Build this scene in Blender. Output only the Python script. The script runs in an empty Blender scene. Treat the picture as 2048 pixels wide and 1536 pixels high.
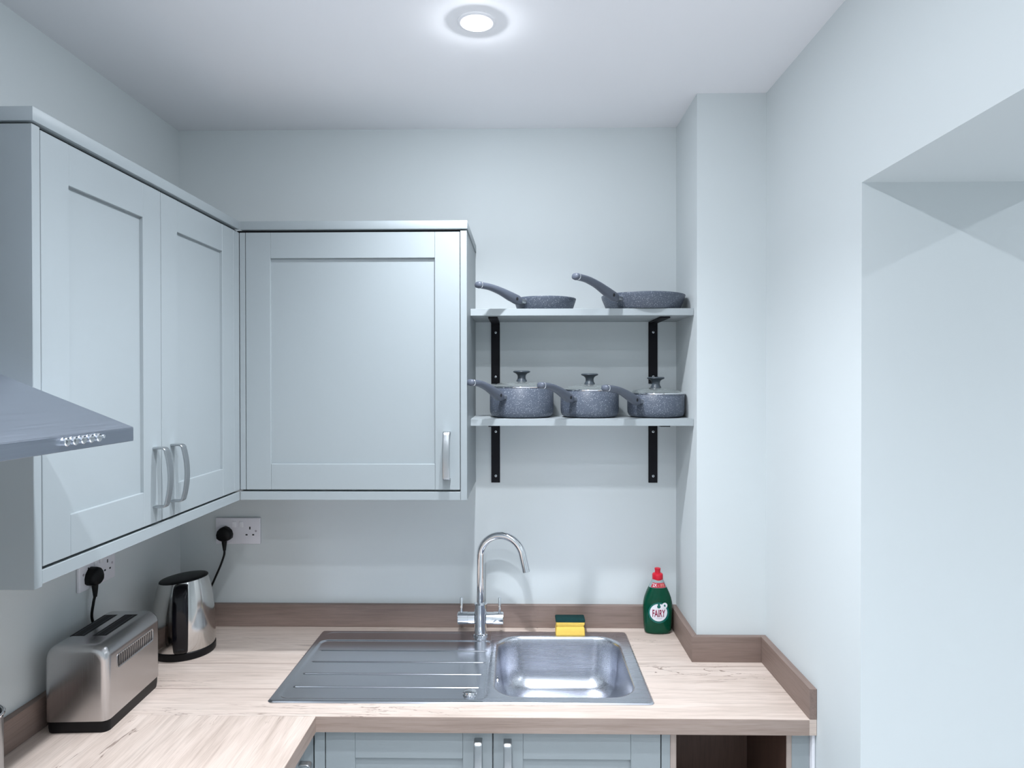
import bpy, bmesh, math, random
from mathutils import Vector, Matrix

random.seed(7)
S = bpy.context.scene
COL = S.collection

# ------------------------------------------------------------------ camera
YAW, PITCH, ROLL, FPX = 0.0158, -0.0069, -0.001, 1345.7
CAM = Vector((0.0, -2.206, 1.715))
fw = Vector((-math.sin(YAW) * math.cos(PITCH), math.cos(YAW) * math.cos(PITCH), math.sin(PITCH)))
rt = Vector((math.cos(YAW), math.sin(YAW), 0))
up = rt.cross(fw)
rt2 = rt * math.cos(ROLL) + up * math.sin(ROLL)
up2 = up * math.cos(ROLL) - rt * math.sin(ROLL)
cd = bpy.data.cameras.new('camera')
cd.sensor_width = 36.0
cd.lens = FPX / 2048 * 36.0
cd.clip_start = 0.02
cam = bpy.data.objects.new('camera', cd)
COL.objects.link(cam)
cam.matrix_world = Matrix(((rt2.x, up2.x, -fw.x, CAM.x), (rt2.y, up2.y, -fw.y, CAM.y),
                           (rt2.z, up2.z, -fw.z, CAM.z), (0, 0, 0, 1)))
S.camera = cam

# ------------------------------------------------------------------ world, exposure
w = bpy.data.worlds.new('world')
S.world = w
w.use_nodes = True
w.node_tree.nodes['Background'].inputs[0].default_value = (0.6, 0.7, 0.8, 1)
w.node_tree.nodes['Background'].inputs[1].default_value = 0.1
vs = S.view_settings
vs.view_transform = 'Standard'
vs.look = 'None'
vs.gamma = 1.0
vs.exposure = 0.12
vs.use_curve_mapping = False
S.cycles.use_denoising = True
S.cycles.caustics_reflective = True
S.cycles.blur_glossy = 0.0
S.cycles.sample_clamp_indirect = 8.0

LAMP_POWER = 3.4             # watts of each ceiling downlight, sideways glow
LAMP_BEAM = 14.0              # strength of the beam relative to the glow
LAMP_COLOR = (0.89, 0.935, 1.0)
LAMP_ROW = [(-0.105, -0.657), (-0.125, -1.20), (-0.125, -1.76)] + [(-0.125, -2.4), (-0.125, -3.1)]  # last two are unseen, added behind the camera for fill
LAMP_NEXT = [(1.966, -1.30), (1.966, -2.40), (1.966, -3.5)]

# ------------------------------------------------------------------ dimensions
XL, XR, YF, ZC = -1.133, 0.6995, -3.7, 2.5356     # left wall, right wall, wall behind, ceiling
XB, YB = 0.5015, -0.2604                          # boxed-in column
YJ, ZL, X2 = -0.8053, 2.1202, 1.11                # passage jamb, lintel, far side of the thick wall
YN = -2.75                                        # near jamb of the passage
WT, WTH = 0.905, 0.038                            # worktop top and thickness
WY, WX = -0.600, -0.4988                          # worktop front edges
UT = 0.978                                        # upstand top
YC, XC = -0.3473, -0.7864                         # front planes of the wall cabinets
CZ0, CZ1, CP, CT0, CT1 = 1.409, 2.123, 1.380, 2.1305, 2.1535
YN_CAB = -1.137
XCR = -0.1539
SH1, SH2, SHT, SHY = 1.9227, 1.5985, 0.0205, -0.2277

# ------------------------------------------------------------------ materials
def new_mat(name):
    m = bpy.data.materials.new(name)
    m.use_nodes = True
    return m, m.node_tree.nodes, m.node_tree.links, m.node_tree.nodes['Principled BSDF']

def plain(name, col, rough=0.5, metal=0.0, spec=0.5, bump=0.0, bscale=200, coat=0.0, var=0.0):
    m, n, l, b = new_mat(name)
    b.inputs['Base Color'].default_value = (*col, 1)
    b.inputs['Roughness'].default_value = rough
    b.inputs['Metallic'].default_value = metal
    b.inputs['Specular IOR Level'].default_value = spec
    b.inputs['Coat Weight'].default_value = coat
    b.inputs['Coat Roughness'].default_value = 0.08
    tc = n.new('ShaderNodeTexCoord')
    if bump or var:
        nz = n.new('ShaderNodeTexNoise')
        nz.inputs['Scale'].default_value = bscale
        nz.inputs['Detail'].default_value = 4
        l.new(tc.outputs['Object'], nz.inputs['Vector'])
    if bump:
        bp = n.new('ShaderNodeBump')
        bp.inputs['Strength'].default_value = bump
        bp.inputs['Distance'].default_value = 0.001
        l.new(nz.outputs['Fac'], bp.inputs['Height'])
        l.new(bp.outputs['Normal'], b.inputs['Normal'])
    if var:
        mx = n.new('ShaderNodeMix')
        mx.data_type = 'RGBA'
        mx.inputs[6].default_value = (*[c * (1 - var) for c in col], 1)
        mx.inputs[7].default_value = (*[min(1, c * (1 + var)) for c in col], 1)
        l.new(nz.outputs['Fac'], mx.inputs[0])
        l.new(mx.outputs[2], b.inputs['Base Color'])
    return m

def steel(name, axis=0, rough=0.28, col=(0.56, 0.575, 0.60), streak=0.06, bump=0.05, aniso=0.0):
    m, n, l, b = new_mat(name)
    b.inputs['Metallic'].default_value = 1.0
    tc = n.new('ShaderNodeTexCoord')
    mp = n.new('ShaderNodeMapping')
    sc = [600.0, 600.0, 600.0]
    sc[axis] = 6.0
    mp.inputs['Scale'].default_value = sc
    nz = n.new('ShaderNodeTexNoise')
    nz.inputs['Scale'].default_value = 1.0
    nz.inputs['Detail'].default_value = 3
    l.new(tc.outputs['Object'], mp.inputs['Vector'])
    l.new(mp.outputs['Vector'], nz.inputs['Vector'])
    mr = n.new('ShaderNodeMapRange')
    mr.inputs[3].default_value = rough - streak
    mr.inputs[4].default_value = rough + streak
    l.new(nz.outputs['Fac'], mr.inputs[0])
    l.new(mr.outputs[0], b.inputs['Roughness'])
    mx = n.new('ShaderNodeMix')
    mx.data_type = 'RGBA'
    mx.inputs[6].default_value = (*[c * 0.93 for c in col], 1)
    mx.inputs[7].default_value = (*[c * 1.07 for c in col], 1)
    l.new(nz.outputs['Fac'], mx.inputs[0])
    l.new(mx.outputs[2], b.inputs['Base Color'])
    b.inputs['Anisotropic'].default_value = aniso
    if bump:
        bp = n.new('ShaderNodeBump')
        bp.inputs['Strength'].default_value = bump
        bp.inputs['Distance'].default_value = 0.0003
        l.new(nz.outputs['Fac'], bp.inputs['Height'])
        l.new(bp.outputs['Normal'], b.inputs['Normal'])
    return m

def wood(name, axis=0, tone=1.0, tint=(1, 1, 1), cracks=True, rough=0.5):
    """limed oak laminate, grain running along axis"""
    m, n, l, b = new_mat(name)
    tc = n.new('ShaderNodeTexCoord')
    info = n.new('ShaderNodeObjectInfo')
    sep = n.new('ShaderNodeVectorMath')
    sep.operation = 'ADD'
    l.new(tc.outputs['Object'], sep.inputs[0])
    def mapped(long, cross):
        mp = n.new('ShaderNodeMapping')
        sc = [cross] * 3
        sc[axis] = long
        mp.inputs['Scale'].default_value = sc
        l.new(sep.outputs[0], mp.inputs['Vector'])
        return mp
    def noise(mp, detail, dist=0.0, rgh=0.55):
        t = n.new('ShaderNodeTexNoise')
        t.inputs['Scale'].default_value = 1.0
        t.inputs['Detail'].default_value = detail
        t.inputs['Roughness'].default_value = rgh
        t.inputs['Distortion'].default_value = dist
        l.new(mp.outputs[0], t.inputs['Vector'])
        return t
    sep.inputs[1].default_value = (3.1, 1.7, 5.3)
    broad = noise(mapped(1.3, 8.0), 4, 0.9)
    grain = noise(mapped(4.0, 75.0), 5, 0.5, 0.6)
    pore = noise(mapped(14.0, 520.0), 2)
    def ramp(src, pts):
        r = n.new('ShaderNodeValToRGB')
        e = r.color_ramp.elements
        while len(e) < len(pts):
            e.new(0.5)
        for el, (p, c) in zip(e, pts):
            el.position = p
            el.color = (*[min(1, x * tone * t) for x, t in zip(c, tint)], 1) if len(c) == 3 else c
        l.new(src, r.inputs[0])
        return r
    base = ramp(broad.outputs['Fac'], [(0.30, (0.54, 0.445, 0.385)), (0.48, (0.635, 0.53, 0.465)),
                                       (0.62, (0.67, 0.57, 0.505)), (0.78, (0.58, 0.485, 0.425))])
    g = ramp(grain.outputs['Fac'], [(0.34, (0.80, 0.78, 0.77, 1)), (0.54, (1, 1, 1, 1)), (0.75, (1.0, 1.0, 1.0, 1))])
    p = ramp(pore.outputs['Fac'], [(0.36, (0.86, 0.85, 0.84, 1)), (0.5, (1, 1, 1, 1))])
    def mul(a, c, f=1.0):
        x = n.new('ShaderNodeMix')
        x.data_type = 'RGBA'
        x.blend_type = 'MULTIPLY'
        x.inputs[0].default_value = f
        l.new(a, x.inputs[6])
        l.new(c, x.inputs[7])
        return x.outputs[2]
    out = mul(mul(base.outputs[0], g.outputs[0], 0.75), p.outputs[0], 0.8)
    if cracks:
        cr = noise(mapped(1.5, 13.0), 5, 1.8, 0.55)
        c1 = ramp(cr.outputs['Fac'], [(0.492, (1, 1, 1, 1)), (0.4985, (0.34, 0.29, 0.27, 1)), (0.5015, (0.34, 0.29, 0.27, 1)), (0.508, (1, 1, 1, 1))])
        mk = noise(mapped(1.6, 5.0), 2)
        mkr = ramp(mk.outputs['Fac'], [(0.50, (0, 0, 0, 1)), (0.60, (1, 1, 1, 1))])
        x = n.new('ShaderNodeMix')
        x.data_type = 'RGBA'
        x.blend_type = 'MULTIPLY'
        l.new(mkr.outputs[0], x.inputs[0])
        l.new(out, x.inputs[6])
        l.new(c1.outputs[0], x.inputs[7])
        out = x.outputs[2]
        # printed plank joints: fine wavering lines along the grain
        sx = n.new('ShaderNodeSeparateXYZ')
        l.new(sep.outputs[0], sx.inputs[0])
        wob = noise(mapped(2.5, 3.0), 2)
        ad = n.new('ShaderNodeMath'); ad.operation = 'MULTIPLY_ADD'
        ad.inputs[1].default_value = 0.018
        l.new(wob.outputs['Fac'], ad.inputs[0])
        l.new(sx.outputs[1 - axis], ad.inputs[2])
        md = n.new('ShaderNodeMath'); md.operation = 'PINGPONG'
        md.inputs[1].default_value = 0.0775
        l.new(ad.outputs[0], md.inputs[0])
        jr = ramp(md.outputs[0], [(0.0, (0.62, 0.57, 0.55, 1)), (0.0012, (0.66, 0.61, 0.59, 1)), (0.0026, (1, 1, 1, 1))])
        jm = noise(mapped(2.2, 4.0), 2)
        jmr = ramp(jm.outputs['Fac'], [(0.44, (0, 0, 0, 1)), (0.58, (1, 1, 1, 1))])
        y_ = n.new('ShaderNodeMix'); y_.data_type = 'RGBA'; y_.blend_type = 'MULTIPLY'
        l.new(jmr.outputs[0], y_.inputs[0])
        l.new(out, y_.inputs[6])
        l.new(jr.outputs[0], y_.inputs[7])
        out = y_.outputs[2]
    l.new(out, b.inputs['Base Color'])
    b.inputs['Roughness'].default_value = rough
    b.inputs['Specular IOR Level'].default_value = 0.35
    bp = n.new('ShaderNodeBump')
    bp.inputs['Strength'].default_value = 0.12
    bp.inputs['Distance'].default_value = 0.0006
    l.new(grain.outputs['Fac'], bp.inputs['Height'])
    l.new(bp.outputs['Normal'], b.inputs['Normal'])
    return m

def speckled(name):
    m, n, l, b = new_mat(name)
    tc = n.new('ShaderNodeTexCoord')
    v = n.new('ShaderNodeTexVoronoi')
    v.inputs['Scale'].default_value = 400
    nz = n.new('ShaderNodeTexNoise')
    nz.inputs['Scale'].default_value = 330
    nz.inputs['Detail'].default_value = 1
    l.new(tc.outputs['Object'], v.inputs['Vector'])
    l.new(tc.outputs['Object'], nz.inputs['Vector'])
    r = n.new('ShaderNodeValToRGB')
    r.color_ramp.elements[0].position = 0.10
    r.color_ramp.elements[0].color = (1, 1, 1, 1)
    r.color_ramp.elements[1].position = 0.34
    r.color_ramp.elements[1].color = (0, 0, 0, 1)
    l.new(v.outputs['Distance'], r.inputs[0])
    r2 = n.new('ShaderNodeValToRGB')
    r2.color_ramp.elements[0].position = 0.50
    r2.color_ramp.elements[1].position = 0.56
    l.new(nz.outputs['Fac'], r2.inputs[0])
    mu = n.new('ShaderNodeMath')
    mu.operation = 'MULTIPLY'
    l.new(r.outputs[0], mu.inputs[0])
    l.new(r2.outputs[0], mu.inputs[1])
    mx = n.new('ShaderNodeMix')
    mx.data_type = 'RGBA'
    mx.inputs[6].default_value = (0.078, 0.094, 0.126, 1)
    mx.inputs[7].default_value = (0.75, 0.79, 0.85, 1)
    l.new(mu.outputs[0], mx.inputs[0])
    l.new(mx.outputs[2], b.inputs['Base Color'])
    b.inputs['Roughness'].default_value = 0.42
    return m

def glass_mat(name):
    m, n, l, b = new_mat(name)
    b.inputs['Base Color'].default_value = (0.80, 0.86, 0.86, 1)
    b.inputs['Roughness'].default_value = 0.04
    b.inputs['IOR'].default_value = 1.25
    b.inputs['Transmission Weight'].default_value = 0.85
    return m

def emit(name, col, strength):
    m, n, l, b = new_mat(name)
    b.inputs['Emission Color'].default_value = (*col, 1)
    b.inputs['Emission Strength'].default_value = strength
    b.inputs['Base Color'].default_value = (0.9, 0.9, 0.9, 1)
    return m

M = {}
M['wall'] = plain('sage_wall_paint', (0.625, 0.668, 0.678), 0.62, spec=0.25, bump=0.06, bscale=90)
M['ceiling'] = plain('white_ceiling_paint', (0.90, 0.895, 0.915), 0.8, spec=0.2, bump=0.05, bscale=60)
M['floor'] = plain('pale_grey_floor_tile', (0.80, 0.80, 0.81), 0.4, var=0.04, bscale=3)
M['cab'] = plain('sage_cabinet_paint', (0.295, 0.33, 0.345), 0.42, spec=0.4, bump=0.02, bscale=300)
M['shelf'] = plain('sage_shelf_paint', (0.34, 0.375, 0.39), 0.5, spec=0.4, bump=0.03, bscale=200)
M['woodx'] = wood('limed_oak_worktop', 0)
M['woody'] = wood('limed_oak_worktop_crossways', 1)
M['upx'] = wood('shaded_oak_upstand', 0, 0.37, (1.04, 0.92, 0.90), False, 0.5)  # worktop laminate darkened: shade on the upright faces put into the colour
M['upy'] = wood('shaded_oak_upstand_crossways', 1, 0.37, (1.04, 0.92, 0.90), False, 0.5)
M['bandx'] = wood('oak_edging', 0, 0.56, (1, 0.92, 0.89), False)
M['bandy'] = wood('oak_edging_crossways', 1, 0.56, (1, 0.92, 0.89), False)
M['shadewood'] = wood('shaded_oak_interior', 2, 0.13, (1.1, 0.72, 0.60), False)  # shade inside the open cabinet is put into this wood colour
M['edgewood'] = wood('oak_edge_band', 2, 0.62, (1, 0.97, 0.97), False)
M['sink'] = steel('brushed_sink_steel', 0, 0.19, (0.64, 0.66, 0.71), 0.03, 0.0)
M['bowl'] = steel('satin_bowl_steel', 0, 0.27, (0.64, 0.66, 0.72), 0.05, 0.012)
M['toaster'] = steel('brushed_toaster_steel', 2, 0.24, (0.52, 0.51, 0.51), 0.06)
M['kettle'] = steel('polished_kettle_steel', 2, 0.13, (0.60, 0.59, 0.575), 0.03, 0.02)
M['hood'] = steel('brushed_hood_steel', 1, 0.36, (0.33, 0.365, 0.425), 0.06)
M['nickel'] = steel('satin_nickel', 2, 0.34, (0.43, 0.45, 0.465), 0.04, 0.0)
M['chrome'] = plain('chrome', (0.80, 0.82, 0.85), 0.05, 1.0)
M['screw'] = plain('zinc_screw', (0.75, 0.77, 0.8), 0.3, 1.0)
M['black'] = plain('black_powder_coat', (0.006, 0.006, 0.009), 0.6, spec=0.2, bump=0.1, bscale=400)
M['bplastic'] = plain('black_plastic', (0.005, 0.005, 0.006), 0.40, spec=0.18)
M['bgloss'] = plain('glossy_black_plastic', (0.003, 0.003, 0.005), 0.14, spec=0.28)
M['rubber'] = plain('black_cable', (0.004, 0.004, 0.004), 0.5, spec=0.25)
M['white'] = plain('white_plastic', (0.78, 0.77, 0.82), 0.35)
M['switch'] = plain('white_switch_plastic', (0.84, 0.84, 0.88), 0.25)
M['dark'] = plain('dark_recess', (0.01, 0.01, 0.012), 0.7)
M['pan'] = speckled('speckled_grey_coating')
M['panhandle'] = plain('grey_soft_touch_handle', (0.088, 0.102, 0.132), 0.42, var=0.06, bscale=60)
M['knob'] = plain('dark_grey_knob', (0.055, 0.07, 0.085), 0.35)
M['glass'] = glass_mat('lid_glass')
M['foam'] = plain('yellow_sponge_foam', (0.88, 0.60, 0.13), 0.95, spec=0.1, bump=0.7, bscale=350, var=0.08)
M['scour'] = plain('dark_green_scourer', (0.012, 0.045, 0.045), 0.95, spec=0.1, bump=0.9, bscale=500, var=0.3)
M['bottle'] = plain('green_washing_up_liquid', (0.0, 0.055, 0.028), 0.10, spec=0.3)
M['neck'] = plain('cloudy_clear_plastic', (0.30, 0.36, 0.37), 0.15)
M['red'] = plain('red_plastic_cap', (0.56, 0.008, 0.028), 0.3)
M['redlabel'] = plain('red_neck_label', (0.50, 0.035, 0.06), 0.4)
M['lwhite'] = plain('white_label_print', (0.80, 0.80, 0.86), 0.4)
M['lteal'] = plain('teal_label_print', (0.0, 0.125, 0.105), 0.35)
M['ltext'] = plain('crimson_lettering', (0.27, 0.008, 0.055), 0.4)
M['lcream'] = plain('cream_lettering', (0.90, 0.62, 0.42), 0.4)
M['lgrey'] = plain('grey_print', (0.38, 0.34, 0.38), 0.4)
M['trimwhite'] = plain('white_caulk', (0.78, 0.78, 0.82), 0.5)
M['lens'] = emit('lit_lamp_lens', (0.92, 0.97, 1.0), 30.0)

# ------------------------------------------------------------------ helpers
WPOS = {}

def place(o, world, parent):
    if parent is not None:
        o.parent = parent
        o.location = world - WPOS[parent.name]
    else:
        o.location = world
    WPOS[o.name] = world.copy()

def tag(o, label=None, cat=None, group=None, kind=None):
    if label: o['label'] = label
    if cat: o['category'] = cat
    if group: o['group'] = group
    if kind: o['kind'] = kind
    return o

def thing(name, loc, label, cat, group=None):
    o = bpy.data.objects.new(name, None)
    o.empty_display_size = 0.05
    COL.objects.link(o)
    place(o, Vector(loc), None)
    return tag(o, label, cat, group)

def finish(name, bm, mat, parent=None, smooth=False, angle=35):
    """link a bmesh given in world coordinates as one mesh object with its origin at its base"""
    bmesh.ops.recalc_face_normals(bm, faces=bm.faces)
    xs = [v.co.x for v in bm.verts]; ys = [v.co.y for v in bm.verts]; zs = [v.co.z for v in bm.verts]
    org = Vector(((min(xs) + max(xs)) / 2, (min(ys) + max(ys)) / 2, min(zs)))
    bmesh.ops.translate(bm, verts=bm.verts, vec=-org)
    me = bpy.data.meshes.new(name)
    bm.to_mesh(me)
    bm.free()
    mats = mat if isinstance(mat, (list, tuple)) else [mat]
    for k in mats:
        me.materials.append(M[k])
    if smooth:
        for p in me.polygons:
            p.use_smooth = True
        try:
            me.set_sharp_from_angle(angle=math.radians(angle))
        except Exception:
            pass
    o = bpy.data.objects.new(name, me)
    COL.objects.link(o)
    place(o, org, parent)
    return o

def add_box(bm, x0, x1, y0, y1, z0, z1, bevel=0.0, seg=2):
    x0, x1 = sorted((x0, x1)); y0, y1 = sorted((y0, y1)); z0, z1 = sorted((z0, z1))
    vs_ = [bm.verts.new(c) for c in ((x0, y0, z0), (x1, y0, z0), (x1, y1, z0), (x0, y1, z0),
                                     (x0, y0, z1), (x1, y0, z1), (x1, y1, z1), (x0, y1, z1))]
    fs = [bm.faces.new([vs_[i] for i in f]) for f in ((0, 3, 2, 1), (4, 5, 6, 7), (0, 1, 5, 4), (1, 2, 6, 5), (2, 3, 7, 6), (3, 0, 4, 7))]
    if bevel:
        es = list({e for f in fs for e in f.edges})
        bmesh.ops.bevel(bm, geom=es, offset=bevel, segments=seg, profile=0.5, affect='EDGES')

def box(name, x0, x1, y0, y1, z0, z1, mat, parent=None, bevel=0.0, seg=2):
    bm = bmesh.new()
    add_box(bm, x0, x1, y0, y1, z0, z1, bevel, seg)
    return finish(name, bm, mat, parent, smooth=bevel > 0)

def add_rings(bm, rings, cap0=True, cap1=True, closed=True):
    vr = [[bm.verts.new(p) for p in r] for r in rings]
    n_ = len(rings[0])
    for a, b_ in zip(vr[:-1], vr[1:]):
        for i in range(n_ if closed else n_ - 1):
            j = (i + 1) % n_
            bm.faces.new((a[i], a[j], b_[j], b_[i]))
    if cap0: bm.faces.new(list(reversed(vr[0])))
    if cap1: bm.faces.new(vr[-1])
    return vr

def lathe(name, prof, c, mat, parent=None, seg=48, axis='Z', cap0=True, cap1=True, angle=35):
    """profile of (radius, height) turned about an axis through c"""
    bm = bmesh.new()
    rings = []
    for r, h in prof:
        ring = []
        for k in range(seg):
            a = 2 * math.pi * k / seg
            u, v = r * math.cos(a), r * math.sin(a)
            p = {'Z': (u, v, h), 'X': (h, u, v), 'Y': (u, h, v)}[axis]
            ring.append(Vector(c) + Vector(p))
        rings.append(ring)
    add_rings(bm, rings, cap0, cap1)
    return finish(name, bm, mat, parent, True, angle)

def frames(pts):
    pts = [Vector(p) for p in pts]
    tans = []
    for i in range(len(pts)):
        a = pts[max(0, i - 1)]; b_ = pts[min(len(pts) - 1, i + 1)]
        tans.append((b_ - a).normalized())
    return pts, tans

def add_sweep(bm, pts, ws, hs, side=None, seg=16, power=2.0, caps=True):
    """sweep a (super)ellipse, width ws along 'side', height hs across"""
    pts, tans = frames(pts)
    rings = []
    s = Vector(side) if side is not None else None
    prev = None
    for i, (p, t) in enumerate(zip(pts, tans)):
        if s is not None:
            a = (s - t * s.dot(t)).normalized()
        else:
            if prev is None:
                ref = Vector((0, 0, 1)) if abs(t.z) < 0.9 else Vector((1, 0, 0))
                a = t.cross(ref).normalized()
            else:
                a = (prev - t * prev.dot(t)).normalized()
            prev = a
        b_ = t.cross(a).normalized()
        wv = ws[i] if isinstance(ws, (list, tuple)) else ws
        hv = hs[i] if isinstance(hs, (list, tuple)) else hs
        ring = []
        for k in range(seg):
            th = 2 * math.pi * (k + 0.5) / seg
            cx, sx = math.cos(th), math.sin(th)
            e = 2.0 / power
            ring.append(p + a * (math.copysign(abs(cx) ** e, cx) * wv) + b_ * (math.copysign(abs(sx) ** e, sx) * hv))
        rings.append(ring)
    add_rings(bm, rings, caps, caps)

def bez(p, n_=24):
    """Catmull-Rom through the points"""
    p = [Vector(q) for q in p]
    p = [p[0] * 2 - p[1]] + p + [p[-1] * 2 - p[-2]]
    out = []
    segs = len(p) - 3
    for s in range(segs):
        for k in range(n_):
            t = k / n_
            a, b_, c, d = p[s:s + 4]
            out.append(0.5 * ((2 * b_) + (c - a) * t + (2 * a - 5 * b_ + 4 * c - d) * t * t + (3 * b_ - a - 3 * c + d) * t ** 3))
    out.append(p[-2])
    return out

def lerp_list(vals, n_):
    out = []
    for i in range(n_):
        t = i / (n_ - 1) * (len(vals) - 1)
        k = min(int(t), len(vals) - 2)
        out.append(vals[k] + (vals[k + 1] - vals[k]) * (t - k))
    return out

def prism(name, poly, axis, a0, a1, mat, parent=None, bevel=0.0, smooth=False):
    """extrude a polygon; axis X: poly is (y,z); Y: (x,z); Z: (x,y)"""
    bm = bmesh.new()
    def P(u, v, a):
        return {'X': (a, u, v), 'Y': (u, a, v), 'Z': (u, v, a)}[axis]
    add_rings(bm, [[P(u, v, a0) for u, v in poly], [P(u, v, a1) for u, v in poly]])
    if bevel:
        bmesh.ops.bevel(bm, geom=list(bm.edges), offset=bevel, segments=2, profile=0.5, affect='EDGES')
    return finish(name, bm, mat, parent, smooth or bevel > 0)

def rrect(cx, cy, hx, hy, r, n_=8):
    """rounded rectangle outline, counter-clockwise"""
    pts = []
    for qx, qy, a0 in ((1, 1, 0), (-1, 1, 90), (-1, -1, 180), (1, -1, 270)):
        for k in range(n_ + 1):
            a = math.radians(a0 + 90 * k / n_)
            pts.append((cx + qx * (hx - r) + r * math.cos(a), cy + qy * (hy - r) + r * math.sin(a)))
    return pts

# ------------------------------------------------------------------ the room
def struct(o):
    o['kind'] = 'structure'
    return o

XE = 3.3     # end of the next room
struct(box('floor', XL - 0.1, XE + 0.1, YF - 0.1, 0.1, -0.1, 0.0, 'floor'))
struct(box('ceiling', XL - 0.1, XE + 0.1, YF - 0.1, 0.1, ZC, ZC + 0.1, 'ceiling'))
struct(box('wall_back', XL - 0.1, XE + 0.1, 0.0, 0.1, 0.0, ZC, 'wall'))
struct(box('wall_left', XL - 0.1, XL, YF, 0.0, 0.0, ZC, 'wall'))
struct(box('wall_front', XL - 0.1, XE + 0.1, YF - 0.1, YF, 0.0, ZC, 'wall'))
struct(prism('wall_right', [(0, 0), (YJ, 0), (YJ, ZL), (YN, ZL), (YN, 0), (YF, 0), (YF, ZC), (0, ZC)], 'X', XR, X2, 'wall'))
struct(box('wall_column', XB, XR, YB, 0.0, 0.0, ZC, 'wall'))
struct(box('wall_far', XE, XE + 0.1, YF, 0.0, 0.0, ZC, 'wall'))

# ------------------------------------------------------------------ downlights
def downlight(x, y, label, group=None, power=LAMP_POWER):
    t = thing('ceiling_downlight', (x, y, ZC), label, 'ceiling light', group)
    lathe('trim_ring', [(0.0295, 0.0), (0.0295, -0.0026), (0.034, -0.0036), (0.041, -0.0032), (0.0442, -0.0020), (0.0445, 0.0)],
          (x, y, ZC), 'ceiling', t, 48, cap0=False, cap1=False)
    lathe('lamp_lens', [(0.0293, -0.0005), (0.0293, -0.0018), (0.018, -0.0026), (0.004, -0.0030)], (x, y, ZC), 'lens', t, 40)
    beam = bpy.data.lights.new('downlight_beam', 'SPOT')          # the directed beam
    beam.energy = power * LAMP_BEAM
    beam.spot_size = math.radians(125)
    beam.spot_blend = 1.0
    beam.shadow_soft_size = 0.022
    glow = bpy.data.lights.new('downlight_glow', 'AREA')          # light scattered by the lens
    glow.shape = 'DISK'
    glow.size = 0.05
    glow.energy = power
    side = bpy.data.lights.new('downlight_side_glow', 'POINT')    # light leaving the lens's raised edge sideways
    side.shadow_soft_size = 0.0015
    side.energy = power * 0.55
    for ld, dz in ((beam, 0.032), (glow, 0.0045), (side, 0.0065)):
        ld.color = LAMP_COLOR
        lo = bpy.data.objects.new(ld.name, ld)
        COL.objects.link(lo)
        place(lo, Vector((x, y, ZC - dz)), t)
    return t

for i, (x, y) in enumerate(LAMP_ROW):
    downlight(x, y, 'round white recessed downlight glowing in the ceiling above the sink' if i == 0 else
              ['', 'recessed downlight second in the row from the back wall', 'recessed downlight third in the row from the back wall', 'unseen downlight added for fill, fourth in the row from the back wall', 'unseen downlight added for fill, last in the row, behind the viewer'][i], 'kitchen ceiling downlights')
for (x, y), w_ in zip(LAMP_NEXT, ('nearest the back wall', 'in the middle', 'nearest the wall behind the viewer')):
    downlight(x, y, 'recessed downlight of the next room beyond the passage, ' + w_, 'downlights of the next room')

# ------------------------------------------------------------------ shaker doors and handles
def bow_handle(name, c, out, z0, z1, parent, hw=0.0098, depth=0.030):
    """satin bow handle; c = (x,y) of its feet on the door face, out = unit vector away from the door"""
    o = Vector((out[0], out[1], 0))
    side = Vector((-out[1], out[0], 0))
    base = Vector((c[0], c[1], 0))
    zm = (z0 + z1) / 2
    h = (z1 - z0) / 2
    pts = []
    def P(d, z): return base + o * d + Vector((0, 0, z))
    pts.append(P(0, z1 - 0.003))
    pts.append(P(depth * 0.55, z1 - 0.003))
    for k in range(6):
        a = math.radians(90 * k / 5)
        pts.append(P(depth * 0.60 + 0.008 * math.sin(a), z1 - 0.011 + 0.008 * math.cos(a)))
    for k in range(1, 12):
        s = -1 + 2 * k / 12
        pts.append(P(depth * 0.60 + 0.008 + 0.0075 * (1 - s * s), zm - s * (h - 0.011)))
    for k in range(6):
        a = math.radians(90 - 90 * k / 5)
        pts.append(P(depth * 0.60 + 0.008 * math.sin(a), z0 + 0.011 - 0.008 * math.cos(a)))
    pts.append(P(depth * 0.55, z0 + 0.003))
    pts.append(P(0, z0 + 0.003))
    bm = bmesh.new()
    add_sweep(bm, pts, hw, 0.0024, side=side, seg=12, power=5.0)
    return finish(name, bm, 'nickel', parent, True, 40)

def shaker_door(parent, plane, face, a0, a1, z0, z1, handle_a=None, hz=None, stile=0.068, rail=0.0715, label=None):
    """plane 'Y': door facing -Y at y=face, spanning x a0..a1; plane 'X': facing +X at x=face, spanning y a0..a1.
    The door object is its recessed panel; stiles, rails and handle are its pieces."""
    T, REC = 0.020, 0.0075
    def bx(name, u0, u1, w0, w1, front, back, par, bev=0.0009):
        if plane == 'Y':
            return box(name, u0, u1, face + front, face + back, w0, w1, 'cab', par, bev, 1)
        return box(name, face - back, face - front, u0, u1, w0, w1, 'cab', par, bev, 1)
    d = bx('door', a0 + stile - 0.006, a1 - stile + 0.006, z0 + rail - 0.006, z1 - rail + 0.006, REC, T - 0.002, parent, 0)
    if label: d['label'] = label
    bx('stile', a0, a0 + stile, z0, z1, 0, T, d)
    bx('stile', a1 - stile, a1, z0, z1, 0, T, d)
    bx('rail', a0 + stile + 0.0003, a1 - stile - 0.0003, z0, z0 + rail, 0.0003, T, d)
    bx('rail', a0 + stile + 0.0003, a1 - stile - 0.0003, z1 - rail, z1, 0.0003, T, d)
    if handle_a is not None:
        h = bow_handle('handle', (handle_a, face) if plane == 'Y' else (face, handle_a), (0, -1) if plane == 'Y' else (1, 0), hz[0], hz[1], d)
        h['label'] = 'brushed nickel bow handle'
    return d

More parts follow.
